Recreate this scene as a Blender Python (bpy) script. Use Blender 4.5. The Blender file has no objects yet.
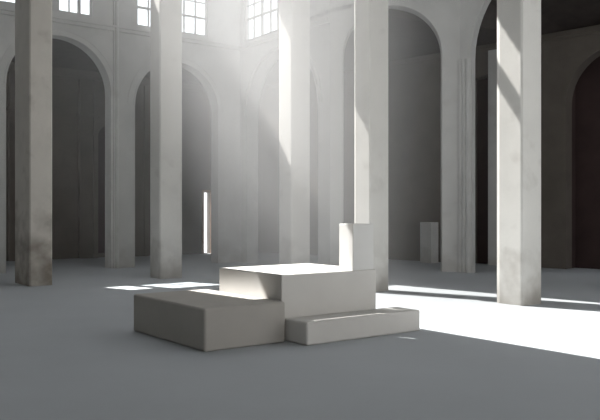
import bpy, bmesh, math, random
from mathutils import Vector
from mathutils.geometry import tessellate_polygon

random.seed(7)
sc = bpy.context.scene
COL = sc.collection
PI = math.pi

# ------------------------------------------------------------------ frame of the place
# x to the right, y ahead, z up, metres.  The blocks, pillars and the left arcade follow
# two horizontal axes: u (ahead-right) and v (ahead-left).
def uv(u, v, z=0.0):
    return Vector((0.8*u - 0.6*v, 0.6*u + 0.8*v, z))
ROT = math.atan2(0.6, 0.8)                       # turn of the u axis about z
DRIFT, SLOPE = 0.32, 1.40                        # sun: per metre of -v it goes DRIFT along u and SLOPE down

# ------------------------------------------------------------------ materials
def nodes(name):
    m = bpy.data.materials.new(name); m.use_nodes = True
    nt = m.node_tree; b = nt.nodes['Principled BSDF']
    return m, nt, b

def plaster(name, base, var=0.06, rough=0.85, scale=1.3, bump=0.15, stain=0.0, stain_col=(0.2, 0.17, 0.14), stain_h=1.2):
    m, nt, b = nodes(name)
    N, L = nt.nodes, nt.links
    tc = N.new('ShaderNodeTexCoord')
    n1 = N.new('ShaderNodeTexNoise'); n1.inputs['Scale'].default_value = scale
    n1.inputs['Detail'].default_value = 6; n1.inputs['Roughness'].default_value = 0.6
    L.new(tc.outputs['Object'], n1.inputs['Vector'])
    r = N.new('ShaderNodeValToRGB')
    r.color_ramp.elements[0].position = 0.3; r.color_ramp.elements[1].position = 0.7
    r.color_ramp.elements[0].color = tuple(c*(1-var) for c in base) + (1,)
    r.color_ramp.elements[1].color = tuple(min(1, c*(1+var)) for c in base) + (1,)
    L.new(n1.outputs['Fac'], r.inputs['Fac'])
    out = r.outputs['Color']
    if stain > 0:
        sep = N.new('ShaderNodeSeparateXYZ'); L.new(tc.outputs['Object'], sep.inputs[0])
        mr = N.new('ShaderNodeMapRange')
        mr.inputs['From Min'].default_value = 0.0; mr.inputs['From Max'].default_value = stain_h
        mr.inputs['To Min'].default_value = 0.42; mr.inputs['To Max'].default_value = 0.0
        L.new(sep.outputs['Z'], mr.inputs['Value'])
        n2 = N.new('ShaderNodeTexNoise'); n2.inputs['Scale'].default_value = 2.2; n2.inputs['Detail'].default_value = 8
        L.new(tc.outputs['Object'], n2.inputs['Vector'])
        ad = N.new('ShaderNodeMath'); ad.operation = 'ADD'
        L.new(mr.outputs[0], ad.inputs[0]); L.new(n2.outputs['Fac'], ad.inputs[1])
        r2 = N.new('ShaderNodeValToRGB')
        r2.color_ramp.elements[0].position = 0.58; r2.color_ramp.elements[1].position = 1.02
        r2.color_ramp.elements[0].color = (0, 0, 0, 1); r2.color_ramp.elements[1].color = (stain,)*3 + (1,)
        L.new(ad.outputs[0], r2.inputs['Fac'])
        mx = N.new('ShaderNodeMixRGB'); L.new(r2.outputs['Color'], mx.inputs['Fac'])
        L.new(out, mx.inputs['Color1']); mx.inputs['Color2'].default_value = stain_col + (1,)
        out = mx.outputs['Color']
    L.new(out, b.inputs['Base Color'])
    b.inputs['Roughness'].default_value = rough
    b.inputs['Specular IOR Level'].default_value = 0.25
    if bump > 0:
        n3 = N.new('ShaderNodeTexNoise'); n3.inputs['Scale'].default_value = 14; n3.inputs['Detail'].default_value = 5
        L.new(tc.outputs['Object'], n3.inputs['Vector'])
        bp = N.new('ShaderNodeBump'); bp.inputs['Strength'].default_value = bump; bp.inputs['Distance'].default_value = 0.01
        L.new(n3.outputs['Fac'], bp.inputs['Height']); L.new(bp.outputs[0], b.inputs['Normal'])
    return m

M = {}
M['wall']    = plaster('wall_plaster', (0.55, 0.55, 0.535), 0.07, stain=0.35, stain_h=0.9)
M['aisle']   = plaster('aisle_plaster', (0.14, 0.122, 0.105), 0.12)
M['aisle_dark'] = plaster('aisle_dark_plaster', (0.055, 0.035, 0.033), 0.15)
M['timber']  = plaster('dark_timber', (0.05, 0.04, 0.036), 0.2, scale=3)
M['pillar']  = plaster('pillar_plaster', (0.65, 0.64, 0.61), 0.05, stain=0.55, stain_h=1.3)
M['pillar_old'] = plaster('stained_pillar_plaster', (0.60, 0.57, 0.52), 0.08, stain=0.9, stain_h=2.2)
M['block']   = plaster('block_concrete', (0.44, 0.42, 0.39), 0.04, scale=2.0, bump=0.1)
M['block_pale'] = plaster('pale_block_concrete', (0.64, 0.625, 0.60), 0.03, scale=2.0, bump=0.08)
M['white']   = plaster('white_block', (0.7, 0.695, 0.68), 0.02, scale=2.0, bump=0.05)
M['floor']   = plaster('floor_concrete', (0.455, 0.48, 0.505), 0.05, rough=0.7, scale=0.35, bump=0.05)
M['frame']   = plaster('window_frame_paint', (0.5, 0.5, 0.5), 0.05, rough=0.6, bump=0.0)
M['door']    = plaster('door_timber', (0.36, 0.25, 0.18), 0.15, rough=0.6, scale=4, bump=0.05)

def glass():
    m, nt, b = nodes('window_glass')
    N, L = nt.nodes, nt.links
    tr = N.new('ShaderNodeBsdfTransparent'); tr.inputs[0].default_value = (0.93, 0.95, 0.96, 1)
    gl = N.new('ShaderNodeBsdfGlossy'); gl.inputs['Roughness'].default_value = 0.05
    mix = N.new('ShaderNodeMixShader'); mix.inputs[0].default_value = 0.05
    L.new(tr.outputs[0], mix.inputs[1]); L.new(gl.outputs[0], mix.inputs[2])
    L.new(mix.outputs[0], N['Material Output'].inputs['Surface'])
    N.remove(b)
    return m
M['glass'] = glass()

# ------------------------------------------------------------------ mesh helpers
def link(name, bm, mat, parent=None, loc=None, rotz=0.0, smooth=False):
    bmesh.ops.remove_doubles(bm, verts=bm.verts, dist=1e-5)
    bmesh.ops.recalc_face_normals(bm, faces=bm.faces)
    me = bpy.data.meshes.new(name); bm.to_mesh(me); bm.free()
    me.materials.append(mat)
    if smooth:
        for p in me.polygons: p.use_smooth = True
    o = bpy.data.objects.new(name, me); COL.objects.link(o)
    if parent is not None: o.parent = parent
    if loc is not None: o.location = loc
    if rotz: o.rotation_euler = (0, 0, rotz)
    return o

def structure(o, label=None):
    o['kind'] = 'structure'
    if label: o['label'] = label
    return o

def tag(o, label, cat, group=None):
    o['label'] = label; o['category'] = cat
    if group: o['group'] = group
    return o

def box(bm, x0, x1, y0, y1, z0, z1, bevel=0.0, seg=2, verticals_only=False):
    vs = [bm.verts.new((x, y, z)) for z in (z0, z1) for y in (y0, y1) for x in (x0, x1)]
    fs = [(0,2,3,1), (4,5,7,6), (0,1,5,4), (2,6,7,3), (0,4,6,2), (1,3,7,5)]
    faces = [bm.faces.new([vs[i] for i in f]) for f in fs]
    if bevel > 0:
        es = set(e for f in faces for e in f.edges)
        if verticals_only:
            es = [e for e in es if abs(e.verts[0].co.z - e.verts[1].co.z) > 1e-6]
        bmesh.ops.bevel(bm, geom=list(es), offset=bevel, segments=seg, affect='EDGES', profile=0.5)

def arc(c, spring, r, n=28, a0=PI, a1=0.0):
    return [(c + r*math.cos(a0 + (a1-a0)*i/n), spring + r*math.sin(a0 + (a1-a0)*i/n)) for i in range(n+1)]

class Wall:
    """A vertical plane: s runs from p0 to p1, n points away from the hall."""
    def __init__(self, p0, p1):
        self.p0 = Vector((p0[0], p0[1], 0)); d = Vector((p1[0], p1[1], 0)) - self.p0
        self.L = d.length; self.d = d.normalized()
        self.n = Vector((-self.d.y, self.d.x, 0))
    def pt(self, s, z, n=0.0):
        return self.p0 + self.d*s + self.n*n + Vector((0, 0, z))
    def slab(self, bm, outer, holes=(), n0=0.0, n1=0.4):
        loops = [outer] + list(holes)
        flat = [p for lp in loops for p in lp]
        tris = tessellate_polygon([[Vector((p[0], p[1], 0)) for p in lp] for lp in loops])
        A = [bm.verts.new(self.pt(p[0], p[1], n0)) for p in flat]
        B = [bm.verts.new(self.pt(p[0], p[1], n1)) for p in flat]
        for t in tris:
            for V in (A, B):
                try: bm.faces.new([V[i] for i in t])
                except ValueError: pass
        k = 0
        for lp in loops:
            m = len(lp)
            for i in range(m):
                a, b = k+i, k+(i+1) % m
                try: bm.faces.new((A[a], A[b], B[b], B[a]))
                except ValueError: pass
            k += m
    def bar(self, bm, s0, s1, z0, z1, n0, n1):
        self.slab(bm, [(s0, z0), (s1, z0), (s1, z1), (s0, z1)], (), n0, n1)
    def band(self, bm, c, spring, r0, r1, n0, n1, foot=None):
        inner, outer = arc(c, spring, r0), arc(c, spring, r1)
        if foot is not None:
            inner = [(c-r0, foot)] + inner + [(c+r0, foot)]
            outer = [(c-r1, foot)] + outer + [(c+r1, foot)]
        self.slab(bm, outer + inner[::-1], (), n0, n1)
    def shaft(self, bm, s, z0, z1, r, n=0.0, k=12):
        rings = []
        for z in (z0, z1):
            rings.append([bm.verts.new(self.pt(s + r*math.cos(2*PI*i/k), z, n + r*math.sin(2*PI*i/k))) for i in range(k)])
        for i in range(k):
            bm.faces.new((rings[0][i], rings[0][(i+1) % k], rings[1][(i+1) % k], rings[1][i]))
        bm.faces.new(rings[1]); bm.faces.new(rings[0][::-1])

def arcade_outline(L, H, arches):
    lp = [(0, 0)]
    for a, b, spring in arches:
        c, r = (a+b)/2, (b-a)/2
        lp += [(a, 0)] + arc(c, spring, r) + [(b, 0)]
    lp += [(L, 0), (L, H), (0, H)]
    return lp
def rect(a, b, z0, z1): return [(a, z0), (b, z0), (b, z1), (a, z1)]

H_TOP = 24.5                                           # nave height
TH = 0.22                                              # thin upper wall

# ------------------------------------------------------------------ floor
bm = bmesh.new(); box(bm, -26, 20, -8, 42, -0.3, 0.0)
structure(link('floor', bm, M['floor']))

# ------------------------------------------------------------------ left arcade wall
VA = 21.5; U0, U1 = -6.0, 13.6
WA = Wall(uv(U0, VA), uv(U1, VA))
S = lambda u: u - U0
arches_left = [(S(-1.7), S(1.35), 5.27), (S(2.12), S(5.17), 5.27), (S(5.95), S(9.0), 5.27), (S(9.78), S(12.73), 5.0)]
bm = bmesh.new()
WA.slab(bm, arcade_outline(WA.L, 7.3, arches_left), (), 0.0, 0.45)
HD = SLOPE*TH                                          # what the wall's thickness takes off a window's head
def back(u, v, z=0.0):
    """the point of the left wall's inner face from which the sun reaches (u, v, z)"""
    k = VA - v
    return (S(u - DRIFT*k), z + SLOPE*k)
def opening(pts, du0=0.0, du1=0.0, head=True):
    """pts: near-low, far-low ... as back() points; jamb and head are let out by what the wall's thickness hides"""
    top = max(p[1] for p in pts); mid = (top + min(p[1] for p in pts))/2
    sm = sum(p[0] for p in pts)/len(pts)
    return [(p[0] - (DRIFT*TH if p[0] < sm else 0), p[1] + (HD if p[1] > mid else 0)) for p in pts]
big = opening([back(8.0, 12.6), back(12.25, 12.6), back(13.3, 4.7), back(8.0, 4.7)])
big = [(p[0], p[1]) for p in big]
C_f0, C_f1, C_b1, C_b0 = back(5.79, 8.05, .87), back(7.39, 8.05, .87), back(7.37, 9.66, .87), back(5.79, 9.66, .87)
n_a, n_b = back(6.985, 8.37, 1.0), back(6.985, 8.05, 1.0)
N_z = back(6.98, 8.2, 1.52)[1] + HD
sh_ = DRIFT*TH
blk = [C_b0, C_b1, (C_f1[0], C_f1[1]+HD), (n_a[0]+0.1, C_f1[1]+HD), (n_a[0]+0.1, N_z), (n_b[0]-sh_-0.01, N_z), (n_b[0]-sh_-0.01, C_f1[1]+HD),
       (C_f0[0]-sh_, C_f0[1]+HD)]
st = [back(5.44, 9.98, .53), back(5.74, 9.98, .53), back(5.72, 8.40, .53), back(5.52, 8.40, .53)]
strip = [(st[0][0]-sh_, st[0][1]), st[1], (st[2][0], st[2][1]+HD), (st[3][0]-sh_, st[3][1]+HD)]
sun_openings = {  # besides the visible pair, unseen cuts shaped to drop sun on chosen spots
    'w0': rect(S(4.36), S(5.45), 7.45, 8.95),
    'w1': rect(S(5.65), S(8.42), 7.5, 9.25),
    'w2': rect(S(9.85), S(12.35), 7.45, 9.25),
    'D': big,
    'E': rect(S(9.45), S(9.85), 11.1, 14.7),
    'C': blk, 'F': strip,
}
WA.slab(bm, [(0, 7.3), (WA.L, 7.3), (WA.L, H_TOP), (0, H_TOP)], list(sun_openings.values()), 0.0, TH)
wall_left = structure(link('wall_left', bm, M['wall']))
for i, (a, b, sp) in enumerate(arches_left):
    bm = bmesh.new(); WA.band(bm, (a+b)/2, sp, (b-a)/2 + 0.16, (b-a)/2 + 0.24, -0.02, 0.0)
    WA.band(bm, (a+b)/2, sp, (b-a)/2 - 0.001, (b-a)/2 + 0.05, -0.02, 0.0)
    link('archivolt', bm, M['wall'], wall_left)
bm = bmesh.new()
WA.bar(bm, 0, WA.L, 7.16, 7.26, -0.07, 0.0); WA.bar(bm, 0, WA.L, 7.26, 7.32, -0.12, 0.0)
link('string_course', bm, M['wall'], wall_left)
bm = bmesh.new(); WA.bar(bm, S(11.05), S(12.6), 9.4, 9.6, TH, TH + 1.5); link('sun_blocker', bm, M['wall'], wall_left)  # unseen slab added to keep sun off the back wall pier
for u in (1.7, 5.55, 9.16):
    top = 7.16 if u < 9 else 10.5
    bm = bmesh.new(); WA.bar(bm, S(u)-0.09, S(u)+0.09, 0, top, -0.06, 0.0); WA.shaft(bm, S(u), 0, top, 0.055, -0.07)
    link('pilaster', bm, M['wall'], wall_left, smooth=False)

# ------------------------------------------------------------------ angled walls at the back and right
C = WA.pt(WA.L, 0); Q = Vector((0.864, 21.6, 0)); R = Vector((4.53, 21.23, 0))
dirB = Vector((5.1, -4.96, 0)).normalized()
E_ = R + dirB*7.4
WB, WC, WD = Wall(C, Q), Wall(Q, R), Wall(R, E_)
def s_at(w, px):
    """where the sight line through picture column px meets the wall"""
    k = (px - 300)/750
    return (k*w.p0.y - w.p0.x)/(w.d.x - k*w.d.y)

bm = bmesh.new()
a3 = (s_at(WB, 247), s_at(WB, 318)); r3 = (a3[1]-a3[0])/2
ARCH3 = (a3[0], a3[1], 6.8 - r3)
WB.slab(bm, arcade_outline(WB.L, 7.3, [ARCH3]), (), 0.0, 0.45)
wB0, wB1 = s_at(WB, 244), s_at(WB, 277)
WB.slab(bm, [(0, 7.3), (WB.L, 7.3), (WB.L, H_TOP), (0, H_TOP)], [rect(wB0, wB1, 7.42, 9.3)], 0.0, TH)
wall_back = structure(link('wall_back', bm, M['wall']))
bm = bmesh.new(); WB.band(bm, sum(a3)/2, ARCH3[2], r3 + 0.12, r3 + 0.2, -0.035, 0.0)
WB.band(bm, sum(a3)/2, ARCH3[2], r3, r3 + 0.05, -0.03, 0.0)
link('archivolt', bm, M['wall'], wall_back)
bm = bmesh.new(); WB.bar(bm, 0, WB.L, 7.16, 7.26, -0.07, 0.0); WB.bar(bm, 0, WB.L, 7.26, 7.32, -0.12, 0.0)
link('string_course', bm, M['wall'], wall_back)

bm = bmesh.new()
a4 = (s_at(WC, 343), s_at(WC, 442)); r4 = (a4[1]-a4[0])/2
ARCH4 = (a4[0], a4[1], 7.6 - r4)
WC.slab(bm, arcade_outline(WC.L, H_TOP, [ARCH4]), (), 0.0, 0.45)
wall_mid = structure(link('wall_middle', bm, M['wall']))
bm = bmesh.new(); WC.band(bm, sum(a4)/2, ARCH4[2], r4, r4 + 0.05, -0.02, 0.0)
link('archivolt', bm, M['wall'], wall_mid)
bm = bmesh.new()
for px, rr in ((460.5, 0.07), (464.5, 0.06), (468.5, 0.07)):
    WD.shaft(bm, s_at(WD, px), 0, 6.0, rr, -0.01)
link('clustered_shaft', bm, M['wall'], wall_mid, smooth=False)

bm = bmesh.new()
a5 = s_at(WD, 471.5); r5 = 2.7
ARCH5 = (a5, a5 + 2*r5, 6.0)
WD.slab(bm, arcade_outline(WD.L, H_TOP, [ARCH5]), (), 0.0, 0.2)
wall_right = structure(link('wall_right', bm, M['wall']))
bm = bmesh.new(); WD.band(bm, a5 + r5, 6.0, r5, r5 + 0.16, -0.05, 0.0)
link('archivolt', bm, M['wall'], wall_right)

# ------------------------------------------------------------------ aisles behind the arcades
VA2 = 26.9
BP = Vector((3.54, 26.56, 0)); bdir = Vector((5.1, -4.96, 0)); blen = bdir.length
CC = BP - bdir*1.106                                    # corner where both aisle walls meet
B_END = BP + bdir*1.75
WA2 = Wall(uv(-8, VA2), CC); WB2 = Wall(CC, B_END)
# left aisle wall with blind arches, pilasters, cornice and a doorway
d0, d1 = s_at(WA2, 203.6), s_at(WA2, 210.5)
niches = [(s_at(WA2, 98), s_at(WA2, 121), 4.5), (s_at(WA2, 150), s_at(WA2, 172), 4.5), (s_at(WA2, 30), s_at(WA2, 52), 4.5)]
bm = bmesh.new()
holes = []
for a, b, sp in niches:
    holes.append([(a, 0.15)] + arc((a+b)/2, sp, (b-a)/2, 16) + [(b, 0.15)])
holes.append(rect(d0, d1, 0.02, 2.5))
WA2.slab(bm, rect(0, WA2.L, 0, 6.95), holes, 0.0, 0.30)
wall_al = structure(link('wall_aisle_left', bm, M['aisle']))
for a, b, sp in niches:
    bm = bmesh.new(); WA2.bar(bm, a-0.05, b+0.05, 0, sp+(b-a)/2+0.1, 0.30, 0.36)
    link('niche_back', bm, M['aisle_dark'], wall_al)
bm = bmesh.new(); WA2.bar(bm, 0, WA2.L, 6.55, 6.63, -0.06, 0); WA2.bar(bm, 0, WA2.L, 6.63, 6.70, -0.11, 0)
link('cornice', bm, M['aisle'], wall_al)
for px0, px1 in ((78, 96), (128, 146), (8, 26)):
    bm = bmesh.new()
    a, b = s_at(WA2, px0), s_at(WA2, px1)
    WA2.bar(bm, a, b, 0, 6.55, -0.22, 0); WA2.bar(bm, b-0.2, b-0.06, 0, 6.55, -0.30, -0.22); WA2.bar(bm, a-0.06, b+0.06, 5.2, 5.32, -0.28, 0)
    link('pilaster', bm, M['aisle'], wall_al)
# right aisle wall
bm = bmesh.new()
q0, q1 = s_at(WB2, 471), s_at(WB2, 490)
n0 = s_at(WB2, 566); rn = 1.55
hole5 = [(n0, 0.0)] + arc(n0+rn, 4.9, rn, 24) + [(n0+2*rn, 0.0)]
outl = [(0, 0), (q0, 0), (q0, 6.05), (q1, 6.15), (q1, 0)] + hole5 + [(WB2.L, 0), (WB2.L, 7.1), (0, 7.1)]
WB2.slab(bm, outl, (), 0.0, 0.4)
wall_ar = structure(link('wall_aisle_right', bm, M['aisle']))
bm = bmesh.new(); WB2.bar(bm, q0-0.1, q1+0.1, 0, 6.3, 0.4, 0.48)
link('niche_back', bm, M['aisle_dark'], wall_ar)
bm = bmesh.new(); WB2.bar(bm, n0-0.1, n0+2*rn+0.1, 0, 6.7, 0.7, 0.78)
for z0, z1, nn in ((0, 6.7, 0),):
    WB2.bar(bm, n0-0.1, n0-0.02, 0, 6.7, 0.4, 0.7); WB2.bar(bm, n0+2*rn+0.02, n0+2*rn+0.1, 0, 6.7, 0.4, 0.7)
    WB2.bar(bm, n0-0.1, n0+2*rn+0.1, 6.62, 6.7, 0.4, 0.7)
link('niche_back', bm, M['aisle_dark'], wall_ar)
bm = bmesh.new(); WB2.bar(bm, 0, WB2.L, 6.86, 6.93, -0.05, 0); WB2.bar(bm, 0, WB2.L, 6.93, 7.0, -0.10, 0)
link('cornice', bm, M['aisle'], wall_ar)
bm = bmesh.new(); WB2.bar(bm, s_at(WB2, 490), s_at(WB2, 506), 0, 6.86, -0.12, 0)
link('pilaster', bm, M['wall'], wall_ar)
bm = bmesh.new(); WB2.band(bm, n0+rn, 4.9, rn, rn+0.1, -0.04, 0.0)
link('archivolt', bm, M['aisle'], wall_ar)

def roof(name, quads, mat, t=0.12):
    bm = bmesh.new()
    for q in quads:
        lo = [bm.verts.new(p) for p in q]; hi = [bm.verts.new(p + Vector((0, 0, t))) for p in q]
        bm.faces.new(lo[::-1]); bm.faces.new(hi)
        for i in range(len(q)):
            j = (i+1) % len(q)
            bm.faces.new((lo[i], lo[j], hi[j], hi[i]))
    return structure(link(name, bm, mat))
Z = lambda p, z: Vector((p.x, p.y, z))
roof('ceiling_aisle_left', [[WA.pt(0, 7.28, 0.05), WA.pt(WA.L, 7.28, 0.05), WA2.pt(WA2.L, 6.9, 0.35), WA2.pt(0, 6.9, 0.35)]], M['timber'])
a_b = WB2.pt(0, 6.9, 0.4); c_b = WB2.pt(WB2.L, 7.05, 0.4)
def onB(f, z=6.95): p = WB2.pt(WB2.L*f, 0, 0.4); return Z(p, z)
roof('ceiling_aisle_right', [[Z(C, 7.28), Z(Q, 7.42), onB(0.33), onB(0.0, 6.9)],
                             [Z(Q, 7.42) , Z(R, 8.3), onB(0.66), onB(0.33)],
                             [Z(R, 8.3), Z(E_, 10.0), onB(1.0), onB(0.66)]], M['timber'])
bm = bmesh.new()
WX = Wall(B_END, E_ + Vector((2.2, 0, 0)))
WX.slab(bm, rect(-0.4, WX.L, 0, 10.5), (), 0.0, 0.3)
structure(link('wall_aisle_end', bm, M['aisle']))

# ------------------------------------------------------------------ the rest of the hall round the camera
PL = WA.pt(0, 0); PL2 = Vector((-15, -7, 0)); PR2 = Vector((12.5, -7, 0))
WL, WR, WK = Wall(PL2, PL), Wall(E_, PR2), Wall(PR2, PL2)
bm = bmesh.new(); WL.slab(bm, rect(0, WL.L, 0, H_TOP), (), 0, 0.3)
structure(link('wall_side', bm, M['wall']))
bm = bmesh.new(); WR.slab(bm, rect(0, WR.L, 0, H_TOP), [rect(5.0, 9.0, 3, 12)], 0, 0.3)  # out-of-view opening added for soft fill from the right
structure(link('wall_near_right', bm, M['wall']))
bm = bmesh.new(); WK.slab(bm, [(0, 0), (0.8, 0), (0.8, 4.2), (7.4, 4.2), (7.4, 0), (WK.L, 0), (WK.L, H_TOP), (0, H_TOP)], (), 0, 0.3)  # unseen gap added to let low fill light in from behind
structure(link('wall_rear', bm, M['wall']))
bm = bmesh.new()                                        # high ceiling with an unseen opening added to light the middle of the hall
vs = [PL2, PR2, E_, R, Q, C, PL]
hole = [uv(5.5, 12.5), uv(11.5, 12.5), uv(11.5, 19.5), uv(5.5, 19.5)]
loops = [[Vector((p.x, p.y, 0)) for p in vs], [Vector((p.x, p.y, 0)) for p in hole]]
tris = tessellate_polygon(loops)
lo = [bm.verts.new(Z(p, H_TOP)) for p in vs + hole]; hi = [bm.verts.new(Z(p, H_TOP+0.3)) for p in vs + hole]
for t in tris:
    bm.faces.new([lo[i] for i in t]); bm.faces.new([hi[i] for i in t])
for a, n in ((0, 7), (7, 4)):
    for i in range(n):
        p, q = a+i, a+(i+1) % n
        bm.faces.new((lo[p], lo[q], hi[q], hi[p]))
structure(link('ceiling', bm, M['wall']))

# ------------------------------------------------------------------ windows
def window(name, w, a, b, z0, z1, mull, trans, n0=0.06, n1=0.14, fw=0.05, mw=0.035):
    bm = bmesh.new()
    w.slab(bm, rect(a, b, z0, z1), [rect(a+fw, b-fw, z0+fw, z1-fw)], n0, n1)
    root = structure(link(name, bm, M['frame']))
    for s, za, zb, ww in mull:
        bm = bmesh.new(); w.bar(bm, s-ww, s+ww, za, zb, n0+0.01, n1-0.01); link('mullion', bm, M['frame'], root)
    for z, sa, sb, ww in trans:
        bm = bmesh.new(); w.bar(bm, sa, sb, z-ww, z+ww, n0+0.015, n1-0.015); link('transom', bm, M['frame'], root)
    bm = bmesh.new(); w.bar(bm, a+fw*0.5, b-fw*0.5, z0+fw*0.5, z1-fw*0.5, (n0+n1)/2-0.004, (n0+n1)/2+0.004)
    link('pane', bm, M['glass'], root)
    return root
z0, z1 = 7.5, 9.25
window('window_1', WA, S(5.65), S(8.42), z0, z1, [(S(7.25), z0, z1, 0.21), (S(6.4), z0, z1, 0.02), (S(7.75), z0, z1, 0.02), (S(8.05), z0, z1, 0.05)],
       [(8.1, S(5.65), S(8.42), 0.02)])
window('window_2', WA, S(9.85), S(12.35), 7.45, z1, [(S(9.85+2.5*k/6), 7.45, z1, 0.05 if k == 3 else 0.022) for k in range(1, 6)],
       [(8.05, S(9.85), S(12.35), 0.035), (8.55, S(9.85), S(12.35), 0.02)])
window('window_3', WB, wB0, wB1, 7.42, 9.3, [(wB0 + (wB1-wB0)*k/4, 7.42, 9.3, 0.05 if k == 2 else 0.025) for k in range(1, 4)],
       [(8.15, wB0, wB1, 0.04), (8.6, wB0, wB1, 0.025)])
bm = bmesh.new()                                        # unseen bars across the big sun opening, added to shade pillar faces
WA.bar(bm, S(7.45), S(7.72), 17.1, 23.7, 0.05, 0.15)
bars = structure(link('sun_bars', bm, M['frame']))
bm = bmesh.new(); WA.bar(bm, S(6.4), S(7.45), 21.75, 22.1, 0.05, 0.15); WA.bar(bm, S(7.0), S(7.46), 23.0, 23.8, 0.05, 0.15); link('transom', bm, M['frame'], bars)  # added crossbars, shading bands on the right pillar

# ------------------------------------------------------------------ door standing ajar in the left aisle
bm = bmesh.new()
WA2.slab(bm, [(d0-0.08, 0), (d0-0.08, 2.6), (d1+0.08, 2.6), (d1+0.08, 0), (d1, 0), (d1, 2.5), (d0, 2.5), (d0, 0)], (), -0.04, 0.1)
door = structure(link('door_1', bm, M['door']))
bm = bmesh.new()
hinge = WA2.pt(d1, 0, -0.02)
WLf = Wall(hinge, hinge + (WA2.d*0.85 - WA2.n*0.35))
WLf.bar(bm, 0, 0.55, 0.02, 2.48, -0.02, 0.03)
leaf = link('door_leaf', bm, M['door'], door)
bm = bmesh.new(); WLf.bar(bm, 0.45, 0.49, 1.0, 1.14, -0.07, -0.02)
link('door_handle', bm, M['frame'], leaf)

# ------------------------------------------------------------------ pillars
def pillar(u, v, du, dv, mat, label, h=H_TOP - 0.005, bev=0.032):
    """u, v: the corner nearest the camera"""
    o = bpy.data.objects.new('square_pier', None); COL.objects.link(o)
    o.location = uv(u + du/2, v + dv/2, 0); o.rotation_euler = (0, 0, ROT)
    tag(o, label, 'pillar', 'square pillars standing in the hall')
    a, b, e = (0.10, 0.05, bev) if mat is M['pillar'] else (bev, bev, bev)
    U, V = du/2, dv/2                                   # plan: chamfered arrises, far-left one widened so it catches a bright line of sun
    plan = [(-U+e, -V), (U-e, -V), (U, -V+e), (U, V-e), (U-e, V), (-U+b, V), (-U, V-a), (-U, -V+e)]
    bm = bmesh.new()
    lo = [bm.verts.new((x, y, 0)) for x, y in plan]; hi = [bm.verts.new((x, y, h)) for x, y in plan]
    bm.faces.new(lo[::-1]); bm.faces.new(hi)
    for i in range(8):
        j = (i+1) % 8; bm.faces.new((lo[i], lo[j], hi[j], hi[i]))
    link('shaft', bm, mat, o)
    return o
def ground(px, y):
    Y = 750*1.7/(y-212); X = (px-300)/750*Y
    return 0.8*X + 0.6*Y, -0.6*X + 0.8*Y
for px, y, du, dv, mat, label in (
    (29.5, 286.5, 0.53, 1.15, 'pillar_old', 'grey brown stained square pillar farthest left, standing clear of the wall arches'),
    (160, 279.0, 0.64, 0.66, 'pillar', 'pale square pillar in front of the second arch from left, behind the low block'),
    (291.5, 278.0, 0.62, 0.62, 'pillar', 'hazy pale square pillar rising behind the middle of the block podium'),
    (370, 292.5, 0.56, 0.56, 'pillar', 'pale square pillar directly behind the small upright white block'),
    (522, 306.0, 0.6, 0.6, 'pillar', 'large bright square pillar at right beside the sunlit floor'),
):
    u, v = ground(px, y)
    pillar(u, v, du, dv, M[mat], label, 7.7)

# ------------------------------------------------------------------ blocks
def block(name, u0, u1, v0, v1, z0, z1, mat, label, cat='block', bev=0.03, group=None):
    bm = bmesh.new()
    du, dv = u1-u0, v1-v0
    box(bm, -du/2, du/2, -dv/2, dv/2, 0, z1-z0, bev, 3)
    o = link(name, bm, mat, None, uv((u0+u1)/2, (v0+v1)/2, z0), ROT)
    return tag(o, label, cat, group)
block('podium_block', 4.52, 5.728, 7.95, 10.0, 0, 0.53, M['block'], 'low wide grey block at the left of the podium, lower than the main block')
block('podium_block', 5.732, 7.42, 8.05, 9.65, 0, 0.87, M['block_pale'], 'tallest wide main block in the middle of the podium with sunlit top', bev=0.015)
block('podium_step', 5.77, 7.82, 7.55, 8.045, 0, 0.30, M['block_pale'], 'long low step block in front of the main podium block', cat='step')
block('upright_block', 6.98, 7.375, 8.055, 8.36, 0.87, 1.53, M['white'], 'small upright white block standing on the right end of the main block', bev=0.008)
fu, fv = ground(431, 263.5)
block('plinth', fu, fu+0.36, fv, fv+0.50, 0, 1.36, M['wall'], 'distant plain grey plinth in the shade beneath the tall arch', cat='plinth', bev=0.01)

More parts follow.
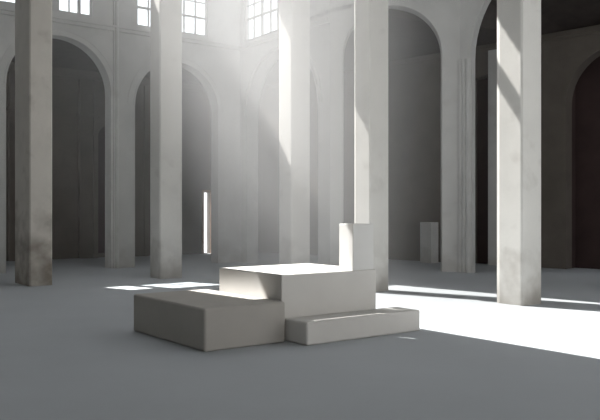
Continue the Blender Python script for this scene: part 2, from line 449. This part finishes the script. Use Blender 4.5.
# ------------------------------------------------------------------ haze in the hall
def haze(density, thin, stretch, shift):
    m = bpy.data.materials.new('dusty_haze'); m.use_nodes = True
    nt = m.node_tree; N, L = nt.nodes, nt.links
    N.remove(N['Principled BSDF'])
    tc = N.new('ShaderNodeTexCoord')
    ln = N.new('ShaderNodeVectorMath'); ln.operation = 'LENGTH'
    L.new(tc.outputs['Object'], ln.inputs[0])
    mr = N.new('ShaderNodeMapRange'); mr.interpolation_type = 'SMOOTHSTEP'
    mr.inputs['From Min'].default_value = 0.15; mr.inputs['From Max'].default_value = 1.0
    mr.inputs['To Min'].default_value = thin; mr.inputs['To Max'].default_value = 0.0
    L.new(ln.outputs['Value'], mr.inputs['Value'])
    sh = N.new('ShaderNodeVectorMath'); sh.operation = 'MULTIPLY_ADD'       # the thick plume: a smaller ellipsoid inside
    sh.inputs[1].default_value = stretch; sh.inputs[2].default_value = shift
    L.new(tc.outputs['Object'], sh.inputs[0])
    l2 = N.new('ShaderNodeVectorMath'); l2.operation = 'LENGTH'; L.new(sh.outputs[0], l2.inputs[0])
    m2 = N.new('ShaderNodeMapRange'); m2.interpolation_type = 'SMOOTHSTEP'
    m2.inputs['From Min'].default_value = 0.1; m2.inputs['From Max'].default_value = 1.0
    m2.inputs['To Min'].default_value = density; m2.inputs['To Max'].default_value = 0.0
    L.new(l2.outputs['Value'], m2.inputs['Value'])
    ad = N.new('ShaderNodeMath'); ad.operation = 'ADD'
    L.new(mr.outputs[0], ad.inputs[0]); L.new(m2.outputs[0], ad.inputs[1])
    vs = N.new('ShaderNodeVolumeScatter'); vs.inputs['Color'].default_value = (0.98, 0.985, 1, 1)
    vs.inputs['Anisotropy'].default_value = 0.2
    L.new(ad.outputs[0], vs.inputs['Density'])
    L.new(vs.outputs[0], N['Material Output'].inputs['Volume'])
    return m
bm = bmesh.new()
bmesh.ops.create_icosphere(bm, subdivisions=4, radius=1.0)
hc, hr = Vector((-2.2, 18.5, 8.0)), Vector((9.0, 10.5, 12.5))                  # the thin haze
pc, pr = Vector((-0.1, 17.6, 5.0)), Vector((4.0, 5.5, 10.0))                    # the plume
stretch = tuple(hr[k]/pr[k] for k in range(3)); shift = tuple((hc[k]-pc[k])/pr[k] for k in range(3))
hz = link('haze', bm, haze(0.09, 0.02, stretch, shift), None, hc, 0.0)
hz.scale = hr; hz['kind'] = 'stuff'
tag(hz, 'dusty sunlit haze hanging in the middle of the hall', 'haze')

# ------------------------------------------------------------------ light
d = (uv(DRIFT, -1.0) + Vector((0, 0, -SLOPE))).normalized()
sun = bpy.data.lights.new('sun', 'SUN'); sun.energy = 13.5; sun.angle = math.radians(0.2); sun.color = (1, 0.98, 0.95)
so = bpy.data.objects.new('sun', sun); COL.objects.link(so)
so.rotation_euler = (-d).to_track_quat('Z', 'Y').to_euler(); so.location = (-10, 30, 40)
w = bpy.data.worlds.new('sky'); sc.world = w; w.use_nodes = True
bg = w.node_tree.nodes['Background']; bg.inputs['Color'].default_value = (0.95, 0.97, 1.0, 1); bg.inputs['Strength'].default_value = 1.9

ar = bpy.data.lights.new('rear_fill', 'AREA'); ar.shape = 'RECTANGLE'; ar.size = 6.0; ar.size_y = 3.4
ar.energy = 75; ar.color = (1, 0.95, 0.88); ar.spread = math.radians(75)
ao = bpy.data.objects.new('rear_fill', ar); COL.objects.link(ao)      # added warm fill for the pillars, behind an invented rear opening
ao.location = (8.5, -7.4, 2.3)
ao.rotation_euler = (Vector((8.5, -7.4, 2.3)) - Vector((-0.5, 17.0, 7.0))).to_track_quat('Z', 'Y').to_euler()

# ------------------------------------------------------------------ camera and output
cam = bpy.data.cameras.new('camera'); co = bpy.data.objects.new('camera', cam); COL.objects.link(co)
co.location = (0, 0, 1.7); co.rotation_euler = (PI/2, 0, 0)
cam.sensor_width = 36; cam.lens = 36*750/600; cam.shift_y = 2/600; cam.clip_end = 200
sc.camera = co
sc.view_settings.view_transform = 'Standard'; sc.view_settings.look = 'None'
sc.view_settings.exposure = 0.26; sc.view_settings.gamma = 1.0; sc.view_settings.use_curve_mapping = False
cy = sc.cycles
cy.use_denoising = True; cy.max_bounces = 8; cy.diffuse_bounces = 6; cy.volume_bounces = 1; cy.transparent_max_bounces = 12
cy.sample_clamp_indirect = 6.0
